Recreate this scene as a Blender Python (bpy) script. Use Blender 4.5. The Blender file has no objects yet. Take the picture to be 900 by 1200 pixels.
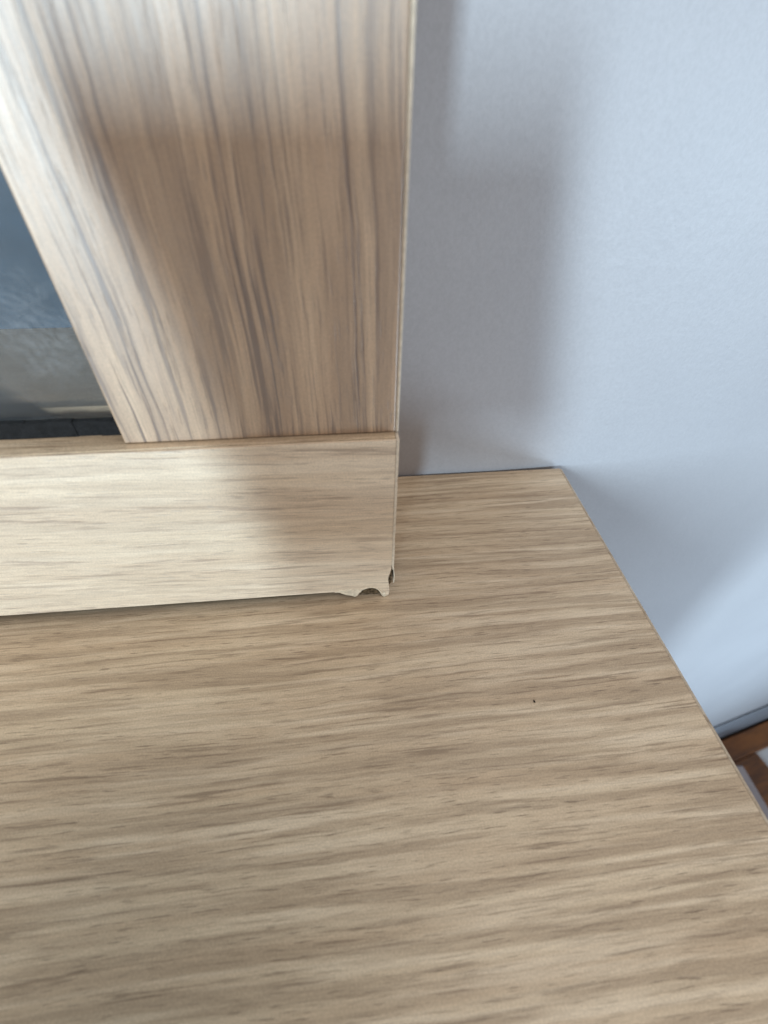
import bpy, bmesh, math, random
from mathutils import Matrix, Vector
random.seed(7)
scene = bpy.context.scene
C = scene.collection

# ------------------------------------------------------------------ camera, light, exposure
# world units are metres; z = 0 is the top of the sideboard, the floor lies about 0.95 m below it
CAM = Vector((0.0, 0.0, 0.120))
ROT = Matrix(((0.9952152, 0.05773089, -0.07882803),
              (-0.09679467, 0.69254622, -0.71485001),
              (0.01332313, 0.71905972, 0.69482056)))
cd = bpy.data.cameras.new('camera')
cam = bpy.data.objects.new('camera', cd); C.objects.link(cam)
cam.matrix_world = Matrix.Translation(CAM) @ ROT.to_4x4()
cd.sensor_fit = 'VERTICAL'; cd.sensor_height = 36.0; cd.sensor_width = 27.0
cd.lens = 547.68 * 36.0 / 1200.0
cd.clip_start = 0.002; cd.clip_end = 50.0
cd.dof.use_dof = True; cd.dof.focus_distance = 0.150; cd.dof.aperture_fstop = 13.0
scene.camera = cam

w = bpy.data.worlds.new('World'); scene.world = w; w.use_nodes = True
bg = w.node_tree.nodes['Background']
bg.inputs['Color'].default_value = (1.0, 0.965, 0.945, 1); bg.inputs['Strength'].default_value = 0.45

def area(name, loc, target, sx, sy, energy, col, spread=180):
    l = bpy.data.lights.new(name, 'AREA'); l.shape = 'RECTANGLE'; l.size = sx; l.size_y = sy
    l.energy = energy; l.color = col; l.spread = math.radians(spread)
    o = bpy.data.objects.new(name, l); C.objects.link(o); o.location = loc
    o.rotation_euler = (Vector(target) - Vector(loc)).to_track_quat('-Z', 'Y').to_euler()
    return o
# the window behind the photographer, low and a little to the left
area('window_light', (-0.93, -2.85, 0.42), (0.05, 0.1, 0.08), 0.24, 0.75, 92, (0.68, 0.88, 1.0))
# added soft overhead fill, no real fixture: lifts the horizontal surfaces
area('overhead_fill', (0.3, -0.7, 1.6), (0.0, 0.0, 0.0), 1.2, 1.2, 10, (1.0, 0.95, 0.90))
# added bluish fill low on the right, invented to brighten the lower wall
area('low_wall_fill', (1.00, -0.55, -0.50), (0.36, 0.18, -0.33), 0.4, 0.4, 1.9, (0.62, 0.83, 1.0), 70)
scene.view_settings.view_transform = 'Standard'; scene.view_settings.look = 'None'
scene.view_settings.gamma = 1; scene.view_settings.exposure = 0.12
scene.render.engine = 'CYCLES'

# ------------------------------------------------------------------ helpers
def link(name, bm, mat, parent=None, kind=None, label=None, smooth=False, bevel=0, seg=2):
    me = bpy.data.meshes.new(name)
    bmesh.ops.recalc_face_normals(bm, faces=bm.faces)
    bm.to_mesh(me); bm.free(); me.materials.append(mat)
    o = bpy.data.objects.new(name, me); C.objects.link(o)
    if parent: o.parent = parent
    if kind: o['kind'] = kind
    if label: o['label'] = label
    if bevel:
        m = o.modifiers.new('bevel', 'BEVEL'); m.width = bevel; m.segments = seg; m.limit_method = 'ANGLE'
        m.harden_normals = False
    if smooth:
        for p in me.polygons: p.use_smooth = True
    return o
def add_box(bm, x0, x1, y0, y1, z0, z1):
    v = [bm.verts.new(p) for p in ((x0,y0,z0),(x1,y0,z0),(x1,y1,z0),(x0,y1,z0),(x0,y0,z1),(x1,y0,z1),(x1,y1,z1),(x0,y1,z1))]
    for f in ((0,3,2,1),(4,5,6,7),(0,1,5,4),(1,2,6,5),(2,3,7,6),(3,0,4,7)): bm.faces.new([v[i] for i in f])
def box(name, dims, mat, parent=None, **k):
    bm = bmesh.new(); add_box(bm, *dims); return link(name, bm, mat, parent, **k)
def prism(name, pts, a0, a1, mat, plane='xz', parent=None, **k):
    """outline pts extruded from a0 to a1 along the remaining axis"""
    bm = bmesh.new()
    f = (lambda p, a: (p[0], a, p[1])) if plane == 'xz' else (lambda p, a: (p[0], p[1], a))
    lo = [bm.verts.new(f(p, a0)) for p in pts]; hi = [bm.verts.new(f(p, a1)) for p in pts]
    bm.faces.new(lo); bm.faces.new(hi[::-1])
    for i in range(len(pts)):
        j = (i + 1) % len(pts); bm.faces.new((lo[i], lo[j], hi[j], hi[i]))
    return link(name, bm, mat, parent, **k)
def thing(name, label, cat, loc=(0,0,0), rz=0):
    o = bpy.data.objects.new(name, None); C.objects.link(o); o.location = loc; o.rotation_euler = (0,0,rz)
    o.empty_display_size = .05
    o['label'] = label; o['category'] = cat
    return o

# ------------------------------------------------------------------ materials
class NT:
    def __init__(s, name):
        s.m = bpy.data.materials.new(name); s.m.use_nodes = True; s.t = s.m.node_tree
        s.b = s.t.nodes['Principled BSDF']; s.out = s.t.nodes['Material Output']
    def n(s, typ, **k):
        nd = s.t.nodes.new(typ)
        for a, b in k.items(): setattr(nd, a, b)
        return nd
    def l(s, a, b): s.t.links.new(a, b)
    def math(s, op, a, b=None, c=None, clamp=False):
        nd = s.n('ShaderNodeMath', operation=op); nd.use_clamp = clamp
        for i, v in enumerate((a, b, c)):
            if v is None: continue
            if isinstance(v, (int, float)): nd.inputs[i].default_value = v
            else: s.l(v, nd.inputs[i])
        return nd.outputs[0]
    def noise(s, vec, scale=1, detail=2, rough=.5, dist=0):
        nd = s.n('ShaderNodeTexNoise'); nd.inputs['Scale'].default_value = scale
        nd.inputs['Detail'].default_value = detail; nd.inputs['Roughness'].default_value = rough
        nd.inputs['Distortion'].default_value = dist
        s.l(vec, nd.inputs['Vector']); return nd.outputs['Fac']
    def comb(s, x, y, z):
        nd = s.n('ShaderNodeCombineXYZ')
        for i, v in enumerate((x, y, z)):
            if isinstance(v, (int, float)): nd.inputs[i].default_value = v
            else: s.l(v, nd.inputs[i])
        return nd.outputs[0]
    def ramp(s, fac, lo, hi, a=0.0, b=1.0):
        nd = s.n('ShaderNodeMapRange', interpolation_type='SMOOTHSTEP')
        nd.inputs[1].default_value = lo; nd.inputs[2].default_value = hi
        nd.inputs[3].default_value = a; nd.inputs[4].default_value = b
        s.l(fac, nd.inputs[0]); return nd.outputs[0]
    def mix(s, fac, a, b, mode='MIX'):
        nd = s.n('ShaderNodeMix', data_type='RGBA', blend_type=mode)
        if isinstance(fac, (int, float)): nd.inputs[0].default_value = fac
        else: s.l(fac, nd.inputs[0])
        for i, v in ((6, a), (7, b)):
            if isinstance(v, tuple): nd.inputs[i].default_value = (*v, 1)
            else: s.l(v, nd.inputs[i])
        return nd.outputs[2]

def plain(name, col, rough=.6, spec=.4, var=0.0, scale=200, bump=0.0):
    t = NT(name); t.b.inputs['Roughness'].default_value = rough
    t.b.inputs['Specular IOR Level'].default_value = spec
    t.b.inputs['Base Color'].default_value = (*col, 1)
    tc = t.n('ShaderNodeTexCoord').outputs['Object']
    if var:
        f = t.noise(tc, scale, 4, .6)
        f = t.ramp(f, .3, .7)
        t.l(t.mix(f, tuple(c * (1 - var) for c in col), tuple(min(1, c * (1 + var)) for c in col)), t.b.inputs['Base Color'])
    if bump:
        bp = t.n('ShaderNodeBump'); bp.inputs['Strength'].default_value = 1; bp.inputs['Distance'].default_value = bump
        t.l(t.noise(tc, scale * 4, 3, .6), bp.inputs['Height']); t.l(bp.outputs[0], t.b.inputs['Normal'])
    return t.m

def oak(name, along, base, pale, brown, dark, seed, band=9.0, streak=2.2, slen=45.0, s_lo=.55, s_hi=.70,
        s_amt=.75, pores=.5, warp=3.5, tilt=0.0, rough=.42, spec=.5, off=(0, 0), grow=0.0, gv=3.0, gl=70):
    """printed oak laminate: u runs along the grain, v across it, both in millimetres"""
    t = NT(name)
    tc = t.n('ShaderNodeTexCoord').outputs['Object']
    sp = t.n('ShaderNodeSeparateXYZ'); t.l(tc, sp.inputs[0])
    X, Y, Z = (t.math('MULTIPLY', sp.outputs[i], 1000.0) for i in range(3))
    u, v, q = {'xy': (X, Y, Z), 'xz': (X, Z, Y), 'zx': (Z, X, Y)}[along]
    u = t.math('ADD', u, off[0]); v = t.math('ADD', v, off[1])
    v = t.math('MULTIPLY_ADD', u, tilt, v)
    v = t.math('MULTIPLY_ADD', q, .6, v)
    # slow wander of the grain
    w1 = t.noise(t.comb(t.math('MULTIPLY', u, 1/85), t.math('MULTIPLY', v, 1/38), seed), 1, 1, .4)
    w2 = t.noise(t.comb(t.math('MULTIPLY', u, 1/16), t.math('MULTIPLY', v, 1/9), seed + 3), 1, 2, .5)
    v2 = t.math('MULTIPLY_ADD', t.math('SUBTRACT', w1, .5), warp * 4, v)
    v2 = t.math('MULTIPLY_ADD', t.math('SUBTRACT', w2, .5), warp * .45, v2)
    def layer(lu, lv, sd, detail, rough_):
        return t.noise(t.comb(t.math('MULTIPLY', u, 1/lu), t.math('MULTIPLY', v2, 1/lv), seed + sd), 1, detail, rough_)
    broad = layer(130, band, 11, 2, .5)
    broad2 = layer(60, band * .38, 17, 2, .55)
    st = layer(slen, streak, 23, 4, .62)
    st2 = layer(slen * .42, streak * .42, 29, 3, .6)
    po = layer(5.5, .42, 31, 1, .5)
    fi = layer(7, .34, 37, 3, .65)
    mott = t.noise(t.comb(t.math('MULTIPLY', u, 1/30), t.math('MULTIPLY', v, 1/14), seed + 41), 1, 3, .6)
    col = t.mix(t.ramp(broad, .32, .68), brown, base)
    col = t.mix(t.math('MULTIPLY', t.ramp(broad2, .45, .72), .65), col, pale)
    col = t.mix(t.math('MULTIPLY', t.ramp(mott, .4, .75), .35), col, pale)
    if grow:
        g1 = t.noise(t.comb(t.math('MULTIPLY', u, 1/gl), t.math('MULTIPLY', v2, 1/gv), seed + 53), 1, 3, .55)
        g1 = t.math('MULTIPLY', t.ramp(g1, .42, .62), grow)
        col = t.mix(g1, col, tuple(c * .74 + d * .10 for c, d in zip(brown, dark)))
    mod = t.math('SUBTRACT', 1.15, t.math('MULTIPLY', t.ramp(broad, .3, .7), .55))
    s1 = t.math('MULTIPLY', t.math('MULTIPLY', t.ramp(st, s_lo, s_hi), mod), s_amt, clamp=True)
    s2 = t.math('MULTIPLY', t.math('MULTIPLY', t.ramp(st2, s_lo + .02, s_hi + .06), mod), s_amt * .62, clamp=True)
    col = t.mix(s2, col, dark); col = t.mix(s1, col, dark)
    p1 = t.math('MULTIPLY', t.ramp(po, .60, .74), pores)
    p1 = t.math('MULTIPLY', p1, t.ramp(broad2, .62, .38, .35, 1.0))
    col = t.mix(p1, col, tuple(c * .72 for c in dark))
    gr = t.noise(tc, 2600, 2, .7)
    g = t.math('MULTIPLY', t.ramp(fi, .25, .75, .90, 1.08), t.ramp(gr, .25, .75, .85, 1.15))
    hs = t.n('ShaderNodeHueSaturation'); t.l(g, hs.inputs['Value']); t.l(col, hs.inputs['Color'])
    t.l(hs.outputs[0], t.b.inputs['Base Color'])
    t.b.inputs['Specular IOR Level'].default_value = spec
    t.b.inputs['IOR'].default_value = 1.5 if spec < .9 else 1.95
    t.l(t.ramp(fi, .2, .8, rough - .05, rough + .06), t.b.inputs['Roughness'])
    h = t.math('SUBTRACT', t.math('MULTIPLY', fi, .35), t.math('ADD', p1, t.math('MULTIPLY', s1, .4)))
    bp = t.n('ShaderNodeBump'); bp.inputs['Strength'].default_value = .55; bp.inputs['Distance'].default_value = .00010
    t.l(h, bp.inputs['Height']); t.l(bp.outputs[0], t.b.inputs['Normal'])
    return t.m

M = {}
M['top'] = oak('oak_top', 'xy', (.60, .47, .325), (.70, .57, .42), (.49, .36, .238), (.17, .11, .065), 3.1, band=6.5, streak=1.0, slen=26,
               s_lo=.54, s_hi=.66, s_amt=.58, pores=.60, grow=.78, gv=2.5, gl=60, warp=.95, tilt=-.012)
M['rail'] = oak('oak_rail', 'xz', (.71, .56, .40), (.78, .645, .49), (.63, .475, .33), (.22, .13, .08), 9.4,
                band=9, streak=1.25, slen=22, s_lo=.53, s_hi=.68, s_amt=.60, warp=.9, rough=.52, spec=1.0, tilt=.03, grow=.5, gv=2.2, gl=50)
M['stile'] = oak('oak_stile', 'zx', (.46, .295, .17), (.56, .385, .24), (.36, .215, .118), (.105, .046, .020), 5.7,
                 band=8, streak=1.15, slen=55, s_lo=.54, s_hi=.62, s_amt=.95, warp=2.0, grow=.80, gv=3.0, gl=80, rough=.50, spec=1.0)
M['side'] = oak('oak_side', 'zx', (.46, .375, .275), (.54, .46, .36), (.37, .275, .19), (.20, .14, .09), 14.1)
M['band'] = plain('edge_band', (.62, .53, .42), .5, .5, .12, 900)
M['core'] = plain('chipboard_core', (.13, .088, .052), .9, .1, .75, 1100, .0008)
M['core_pale'] = plain('torn_veneer', (.62, .52, .40), .85, .1, .25, 1500, .0002)
M['lip'] = plain('lifted_veneer', (.60, .49, .365), .6, .4, .16, 700, .00025)
M['seal'] = plain('rubber_seal', (.010, .010, .011), .7, .2, .4, 500, .0002)
M['inside'] = oak('interior_board', 'xy', (.62, .44, .30), (.66, .48, .33), (.54, .37, .25), (.36, .25, .17), 21.0, s_amt=.3)
M['back'] = plain('back_panel', (.055, .125, .21), .6, .4, .2, 40)
M['skirt'] = plain('skirting_paint', (.12, .13, .155), .6, .4, .05, 20)
M['cardboard'] = plain('lavender_box', (.19, .165, .17), .8, .2, .08, 60)
M['phone'] = plain('black_glass', (.012, .012, .014), .25, .5)
M['speck'] = plain('speck', (.03, .022, .016), .9, .1)

def wall_mat():
    t = NT('wall_paint')
    tc = t.n('ShaderNodeTexCoord').outputs['Object']
    f = t.ramp(t.noise(tc, 14, 3, .5), .3, .7)
    c = t.mix(f, (.435, .43, .46), (.46, .455, .485))
    f2 = t.ramp(t.noise(tc, 900, 3, .6), .2, .8, .95, 1.04)
    hs = t.n('ShaderNodeHueSaturation'); t.l(f2, hs.inputs['Value']); t.l(c, hs.inputs['Color'])
    t.l(hs.outputs[0], t.b.inputs['Base Color'])
    t.b.inputs['Roughness'].default_value = .45; t.b.inputs['Specular IOR Level'].default_value = .35
    bp = t.n('ShaderNodeBump'); bp.inputs['Strength'].default_value = .5; bp.inputs['Distance'].default_value = .0003
    t.l(t.noise(tc, 260, 4, .6), bp.inputs['Height']); t.l(bp.outputs[0], t.b.inputs['Normal'])
    return t.m
M['wall'] = wall_mat()

def glass_mat():
    t = NT('dusty_glass')
    tc = t.n('ShaderNodeTexCoord').outputs['Object']
    tr = t.n('ShaderNodeBsdfTransparent'); tr.inputs[0].default_value = (.90, .90, .89, 1)
    gl = t.n('ShaderNodeBsdfGlossy'); gl.inputs['Roughness'].default_value = .08
    fr = t.n('ShaderNodeFresnel'); fr.inputs[0].default_value = 1.5
    m1 = t.n('ShaderNodeMixShader'); t.l(fr.outputs[0], m1.inputs[0]); t.l(tr.outputs[0], m1.inputs[1]); t.l(gl.outputs[0], m1.inputs[2])
    # dusty wipe marks
    df = t.n('ShaderNodeBsdfDiffuse'); df.inputs[0].default_value = (.74, .77, .82, 1)
    sp = t.n('ShaderNodeSeparateXYZ'); t.l(tc, sp.inputs[0])
    X, Z = sp.outputs[0], sp.outputs[2]
    def blob(cx, cz, rx, rz):
        a = t.math('POWER', t.math('DIVIDE', t.math('SUBTRACT', X, cx), rx), 2.0)
        b = t.math('POWER', t.math('DIVIDE', t.math('SUBTRACT', Z, cz), rz), 2.0)
        return t.ramp(t.math('ADD', a, b), 1.0, 0.0)
    diag = t.comb(t.math('ADD', X, Z), t.math('MULTIPLY', t.math('SUBTRACT', Z, X), .55), 0)
    wipe = t.ramp(t.noise(diag, 300, 5, .75, .6), .36, .80)
    patch = t.math('MULTIPLY', blob(-.057, .082, .011, .014), wipe)
    haze = t.ramp(t.noise(tc, 60, 4, .6), .3, .8, .02, .05)
    fac = t.math('ADD', t.math('MULTIPLY', patch, .13), haze, clamp=True)
    m2 = t.n('ShaderNodeMixShader'); t.l(fac, m2.inputs[0]); t.l(m1.outputs[0], m2.inputs[1]); t.l(df.outputs[0], m2.inputs[2])
    t.l(m2.outputs[0], t.out.inputs['Surface'])
    return t.m
M['glass'] = glass_mat()

def plank_mat():
    t = NT('pale_plank')
    oi = t.n('ShaderNodeObjectInfo').outputs['Random']
    tc = t.n('ShaderNodeTexCoord').outputs['Object']
    sp = t.n('ShaderNodeSeparateXYZ'); t.l(tc, sp.inputs[0])
    v = t.comb(t.math('MULTIPLY', sp.outputs[0], 6), t.math('MULTIPLY', sp.outputs[1], 120), t.math('MULTIPLY', oi, 40))
    c = t.mix(t.ramp(t.noise(v, 1, 3, .6), .3, .7), (.40, .43, .47), (.47, .50, .54))
    c = t.mix(t.ramp(oi, 0, 1, 0, .5), c, (.34, .36, .40))
    t.l(c, t.b.inputs['Base Color']); t.b.inputs['Roughness'].default_value = .35
    return t.m
M['plank'] = plank_mat()

# ------------------------------------------------------------------ the setting
FLOOR = -.788
box('floor', (-1.6, 3.0, -3.4, 1.4, FLOOR - .05, FLOOR - .004), plain('subfloor', (.05, .03, .018), .8, .2), kind='structure')
WA = .22699; ca, sa = math.cos(WA), math.sin(WA)
# the wall runs along the back of the sideboard, then bends away smoothly behind its right corner
Y0, BX0, BX1 = .1440, .050, .170
def wy(x):
    if x < BX0: return Y0
    if x > BX1: return Y0 + .5 * math.tan(WA) * (BX1 - BX0) + (x - BX1) * math.tan(WA)
    return Y0 + .5 * math.tan(WA) * (x - BX0) ** 2 / (BX1 - BX0)
curve = [BX0 + (BX1 - BX0) * i / 24 for i in range(25)]
pts = [(-1.6, Y0)] + [(x, wy(x)) for x in curve] + [(2.6, wy(2.6)), (2.6, wy(2.6) + .12), (-1.6, wy(2.6) + .12)]
# skirting first so that the wall can stand on it
SK = -.661
wl = prism('wall', pts, FLOOR, 1.7, M['wall'], 'xy', kind='structure')
for p in wl.data.polygons: p.use_smooth = abs(p.normal.z) < .5 and p.normal.y < -.5
t_ = .003
kx = .2
sk_pts = [(kx + .2, wy(kx + .2) - .001), (2.59, wy(2.59) - .001), (2.59 + t_ * sa, wy(2.59) - t_ * ca), (kx + .2 + t_ * sa, wy(kx + .2) - t_ * ca)]
prism('skirting_board', sk_pts, FLOOR, SK, M['skirt'], 'xy', kind='structure', bevel=.0008)
# planks laid parallel to the wall
floor_o = bpy.data.objects['floor']
pl_bm = bmesh.new(); add_box(pl_bm, -.245, .245, -.0348, .0348, -.010, 0)
first = link('plank', pl_bm, M['plank'], floor_o, bevel=.0008, seg=1)
k = 0
for r in range(14):
    for c in range(4):
        o = first if k == 0 else first.copy()
        if k: C.objects.link(o); o.parent = floor_o
        s = .30 + c * .491 + (r % 3) * .16; d = -.048 - r * .0705
        bx0, by0 = 0.0, wy(.5) - .5 * math.tan(WA)
        o.location = (bx0 + s * ca - d * sa, by0 + s * sa + d * ca, FLOOR + .004)
        o.rotation_euler = (0, 0, WA)
        k += 1

# ------------------------------------------------------------------ sideboard
XR, YB = .08926, .14333
sb = thing('sideboard', 'wide oak effect sideboard top filling the lower photo, with horizontal streaky grain', 'sideboard', (0, 0, 0))
box('table_top', (-.75, XR - .0010, -.30, YB, -.019, 0), M['top'], sb, bevel=.0002)
box('edge_band', (XR - .0010, XR, -.30, YB, -.019, -.0001), M['side'], sb, bevel=.00045)
box('side_panel', (XR - .024, XR - .006, -.285, YB - .004, FLOOR + .004, -.0192), M['side'], sb)
box('front_panel', (-.74, XR - .0242, -.285, -.267, FLOOR + .06, -.0192), M['side'], sb)

# ------------------------------------------------------------------ display cabinet standing on it
cb = thing('display_cabinet', 'oak effect display cabinet with a glass door, its lower door corner chipped', 'cabinet', (0, .1, 0))
cb.location = (0, 0, 0)
YF = .0858; XE = .01265; ZR = .0588; ZB = .0041
# bottom door rail: face veneer with the torn corner, core behind it, bright edge band at the side
X1 = XE - .0007
random.seed(3)
edge = [(-.55, ZB)]
edge += [(-.0068, .00405), (-.0052, .00400), (-.0036, .00375), (-.0026, .00300), (-.0014, .00235), (-.0002, .00190),
         (.0007, .00130), (.0014, .00130), (.0019, .00190), (.0023, .00290), (.0028, .00345), (.0033, .00420), (.0042, .00470),
         (.0052, .00515), (.0063, .00510), (.0072, .00470), (.0080, .00390), (.0086, .00275), (.0090, .00160), (.0094, .00060),
         (.0099, .00010), (.0104, .00050), (.0109, .00035), (.01135, .00085), (.0116, .00260), (.01140, .00520),
        (.01125, .0068), (.01110, .0084), (.01120, .0098), (.01155, .0113), (X1, .0135), (X1, ZR), (-.55, ZR)]
prism('door_rail', edge, YF, YF + .0006, M['rail'], 'xz', cb)
# core: recessed a little, ragged where the face has gone
core = [(-.55, ZB + .0001), (-.001, ZB + .0002), (.0015, .0036), (.0026, .0012), (.0036, .0016), (.0047, .0009), (.0060, .0014), (.0068, .0008), (.0078, .0010), (.0090, .0014), (.0107, .0030),
        (.0113, .0050), (XE - .0004, .0062), (XE - .0004, .0108), (XE - .0004, ZR - .0002), (-.55, ZR - .0002)]
prism('rail_core', core, YF + .00062, YF + .0175, M['core'], 'xz', cb)
# veneer on top of the rail
box('rail_top_band', (-.55, XE - .0008, YF + .0007, YF + .0175, ZR - .0001, ZR + .0003), M['top'], cb)
prism('edge_band', [(X1 + .00005, .0148), (X1 + .0004, .0128), (X1 + .0007, .0135), (X1 + .00072, .0240), (X1 + .0006, .0262), (X1 + .00072, .0290),
                    (X1 + .00070, .0455), (X1 + .00060, .0470), (X1 + .00072, .0490), (X1 + .00072, ZR), (X1 + .00005, ZR)],
      YF - .0001, YF + .0175, M['band'], 'xz', cb)
# pale torn lip of the veneer along the break
lip = [(-.0052, .0039), (-.0036, .00365), (-.0026, .0029), (-.0014, .0022), (-.0002, .0018), (.0007, .0012), (.0014, .0012), (.0019, .0018), (.0023, .0028), (.0028, .0033), (.0033, .0041),
       (.0042, .0046), (.0052, .00505), (.0063, .0050), (.0072, .0046), (.0080, .0038), (.0086, .00265), (.0090, .0015), (.0094, .0005), (.0100, .0000), (.0107, .0004)]
up = [(.0106, .0014), (.0100, .0013), (.0096, .0019), (.0090, .0031), (.0083, .0043), (.0073, .0051), (.0063, .0056), (.0052, .0055), (.0041, .0053), (.0031, .0050), (.0024, .0045), (.0017, .0050), (.0008, .0046), (-.0004, .0052), (-.0018, .0048), (-.0034, .0051), (-.0046, .0044)]
prism('torn_lip', lip + up, YF - .00022, YF + .0003, M['lip'], 'xz', cb, bevel=.00018, label='pale lifted lip of veneer at the chipped corner')
# loose remnant of the band below the break, and the dark hollow beside it
prism('edge_band', [(X1 + .00075, .0060), (X1 + .00110, .0064), (X1 + .00108, .0100), (X1 + .00080, .0134), (X1 + .00055, .0134), (X1 + .00085, .0096)],
      YF + .0004, YF + .0060, M['band'], 'xz', cb)
# crumbly fibres in the notch
def crumb(bm, c, r, sq=(1, 1, 1)):
    g = bmesh.ops.create_icosphere(bm, subdivisions=2, radius=1)
    for v in g['verts']:
        k_ = r * random.uniform(.65, 1.15); v.co = Vector((c[0] + v.co.x * k_ * sq[0], c[1] + v.co.y * k_ * sq[1], c[2] + v.co.z * k_ * sq[2]))
bm = bmesh.new()
for i in range(46):
    x = random.uniform(.0022, .0100); z = .0016 + .0024 * math.sin((x - .0022) / .0078 * math.pi) + random.uniform(-.0004, .0006)
    crumb(bm, (x, YF + random.uniform(.0007, .0024), z), random.uniform(.00018, .00045), (1.4, 1, .8))
for i in range(16):
    crumb(bm, (random.uniform(.01150, .0122), YF + random.uniform(.0005, .0016), random.uniform(.0070, .0118)), random.uniform(.00015, .0003))
for px_, z in ((.0002, .0492), (.0003, .0415), (.0002, .0400), (.0004, .0335), (.0002, .0290), (.0003, .0222)):
    crumb(bm, (X1 + px_, YF + .00005, z), .00024, (.7, .6, 2.2))
link('torn_core', bm, M['core'], cb, kind='stuff')
prism('veneer_flake', [(.0022, .0022), (.0030, .0030), (.0040, .0034), (.0049, .0028), (.0044, .0023), (.0034, .0019)], YF + .0008, YF + .0012, M['core_pale'], 'xz', cb, label='small pale flake of torn veneer')
prism('veneer_flake', [(.0092, .0009), (.0097, .0026), (.0101, .0030), (.0104, .0018), (.0100, .0009)], YF - .0002, YF + .0002, M['core_pale'], 'xz', cb, label='small pale flake of torn veneer')

# door stile
YS = YF + .0026; XS = -.0472; ZT = .62
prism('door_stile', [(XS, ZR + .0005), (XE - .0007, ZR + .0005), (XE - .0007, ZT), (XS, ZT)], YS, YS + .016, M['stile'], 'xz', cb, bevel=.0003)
box('edge_band', (XE - .00065, XE + .0001, YS - .0001, YS + .016, ZR + .0005, ZT), M['band'], cb, bevel=.00025)
# far stile and top rail of the door, outside the photograph
box('door_stile', (-.55, -.49, YS, YS + .016, ZR + .0005, ZT), M['stile'], cb)
box('door_rail', (-.55, XE, YF, YF + .0175, ZT + .0005, ZT + .055), M['rail'], cb)
# glass with its black seal
YG = YF + .0078
bm = bmesh.new()
n = 90
x0, x1 = -.489, XS - .0001 + .004
for i in range(n):
    a = x0 + (x1 - x0) * i / n; b = x0 + (x1 - x0) * (i + 1) / n
    add_box(bm, a, b, YF + .0062 + random.uniform(0, .0003), YG - .0001, ZR + .0004, .0630 + random.uniform(-.00025, .00025))
link('rubber_seal', bm, M['seal'], cb)
box('glass_pane', (-.489, XS + .006, YG, YG + .003, .0600, ZT), M['glass'], cb)
# carcass
box('bottom_board', (-.53, XE - .0190, YF + .0115, .1414, .052, .0636), M['inside'], cb)
box('plinth', (-.53, XE - .0190, YF + .024, .1414, .0003, .0518), M['side'], cb)
box('back_panel', (-.53, XE - .0190, .1416, .1436, .0003, ZT + .07), M['back'], cb)
box('side_panel', (XE - .0188, XE - .0008, YF + .019, .1436, .0003, ZT + .07), M['side'], cb)
box('side_panel', (-.55, -.532, YF + .019, .1436, .0003, ZT + .07), M['side'], cb)
box('top_board', (-.55, XE - .0008, YF + .019, .1436, ZT + .0705, ZT + .088), M['side'], cb)

# ------------------------------------------------------------------ small things
bm = bmesh.new(); crumb(bm, (0, 0, 0), .00034, (.8, 1.3, .6))
o = link('crumb', bm, M['speck'], smooth=True); o.location = (.0458, .0492, .0002)
o['label'] = 'tiny dark crumb lying on the sideboard top'; o['category'] = 'crumb'

def bar_mat():
    t = NT('varnished_bar')
    tc = t.n('ShaderNodeTexCoord').outputs['Object']
    sp = t.n('ShaderNodeSeparateXYZ'); t.l(tc, sp.inputs[0])
    v = t.comb(t.math('MULTIPLY', sp.outputs[0], 14), t.math('MULTIPLY', sp.outputs[1], 60), t.math('MULTIPLY', sp.outputs[2], 60))
    c = t.mix(t.ramp(t.noise(v, 1, 3, .6), .3, .7), (.07, .028, .012), (.17, .065, .018))
    t.l(c, t.b.inputs['Base Color']); t.b.inputs['Roughness'].default_value = .38
    return t.m
M['bar'] = bar_mat()
fr = thing('wooden_frame', 'low orange brown wooden frame on the pale floor at the far right edge', 'frame', (.715, .2395, FLOOR + .004), WA)
box('rail', (-.066, .72, .0, .036, 0, .010), M['bar'], fr, bevel=.002)
box('rail', (-.066, 0, -.52, -.0005, 0, .0095), M['bar'], fr, bevel=.002)
box('rail', (.655, .72, -.52, -.0005, 0, .0095), M['bar'], fr, bevel=.002)
box('rail', (-.066, .72, -.586, -.5205, 0, .010), M['bar'], fr, bevel=.002)

bx = thing('storage_box', 'low flat greyish lavender box on the floor beside the sideboard flank', 'box', (.47, -.07, FLOOR + .004))
box('box_body', (-.14, .1480, -.25, .2700, 0, .074), M['cardboard'], bx, bevel=.003)
box('lid', (-.142, .1490, -.252, .2730, .0745, .086), M['cardboard'], bx, bevel=.003)

# the phone that takes the picture: its body throws the soft shadow over door and wall
ph = thing('smartphone', 'black smartphone held upright in front of the cabinet', 'phone')
ph.matrix_world = Matrix.Translation(CAM) @ ROT.to_4x4()
box('phone_body', (-.064, .013, -.125, .008, .0025, .0105), M['phone'], ph, bevel=.003, seg=3)
box('phone_screen', (-.057, .010, -.122, .005, .0106, .0110), M['phone'], ph)
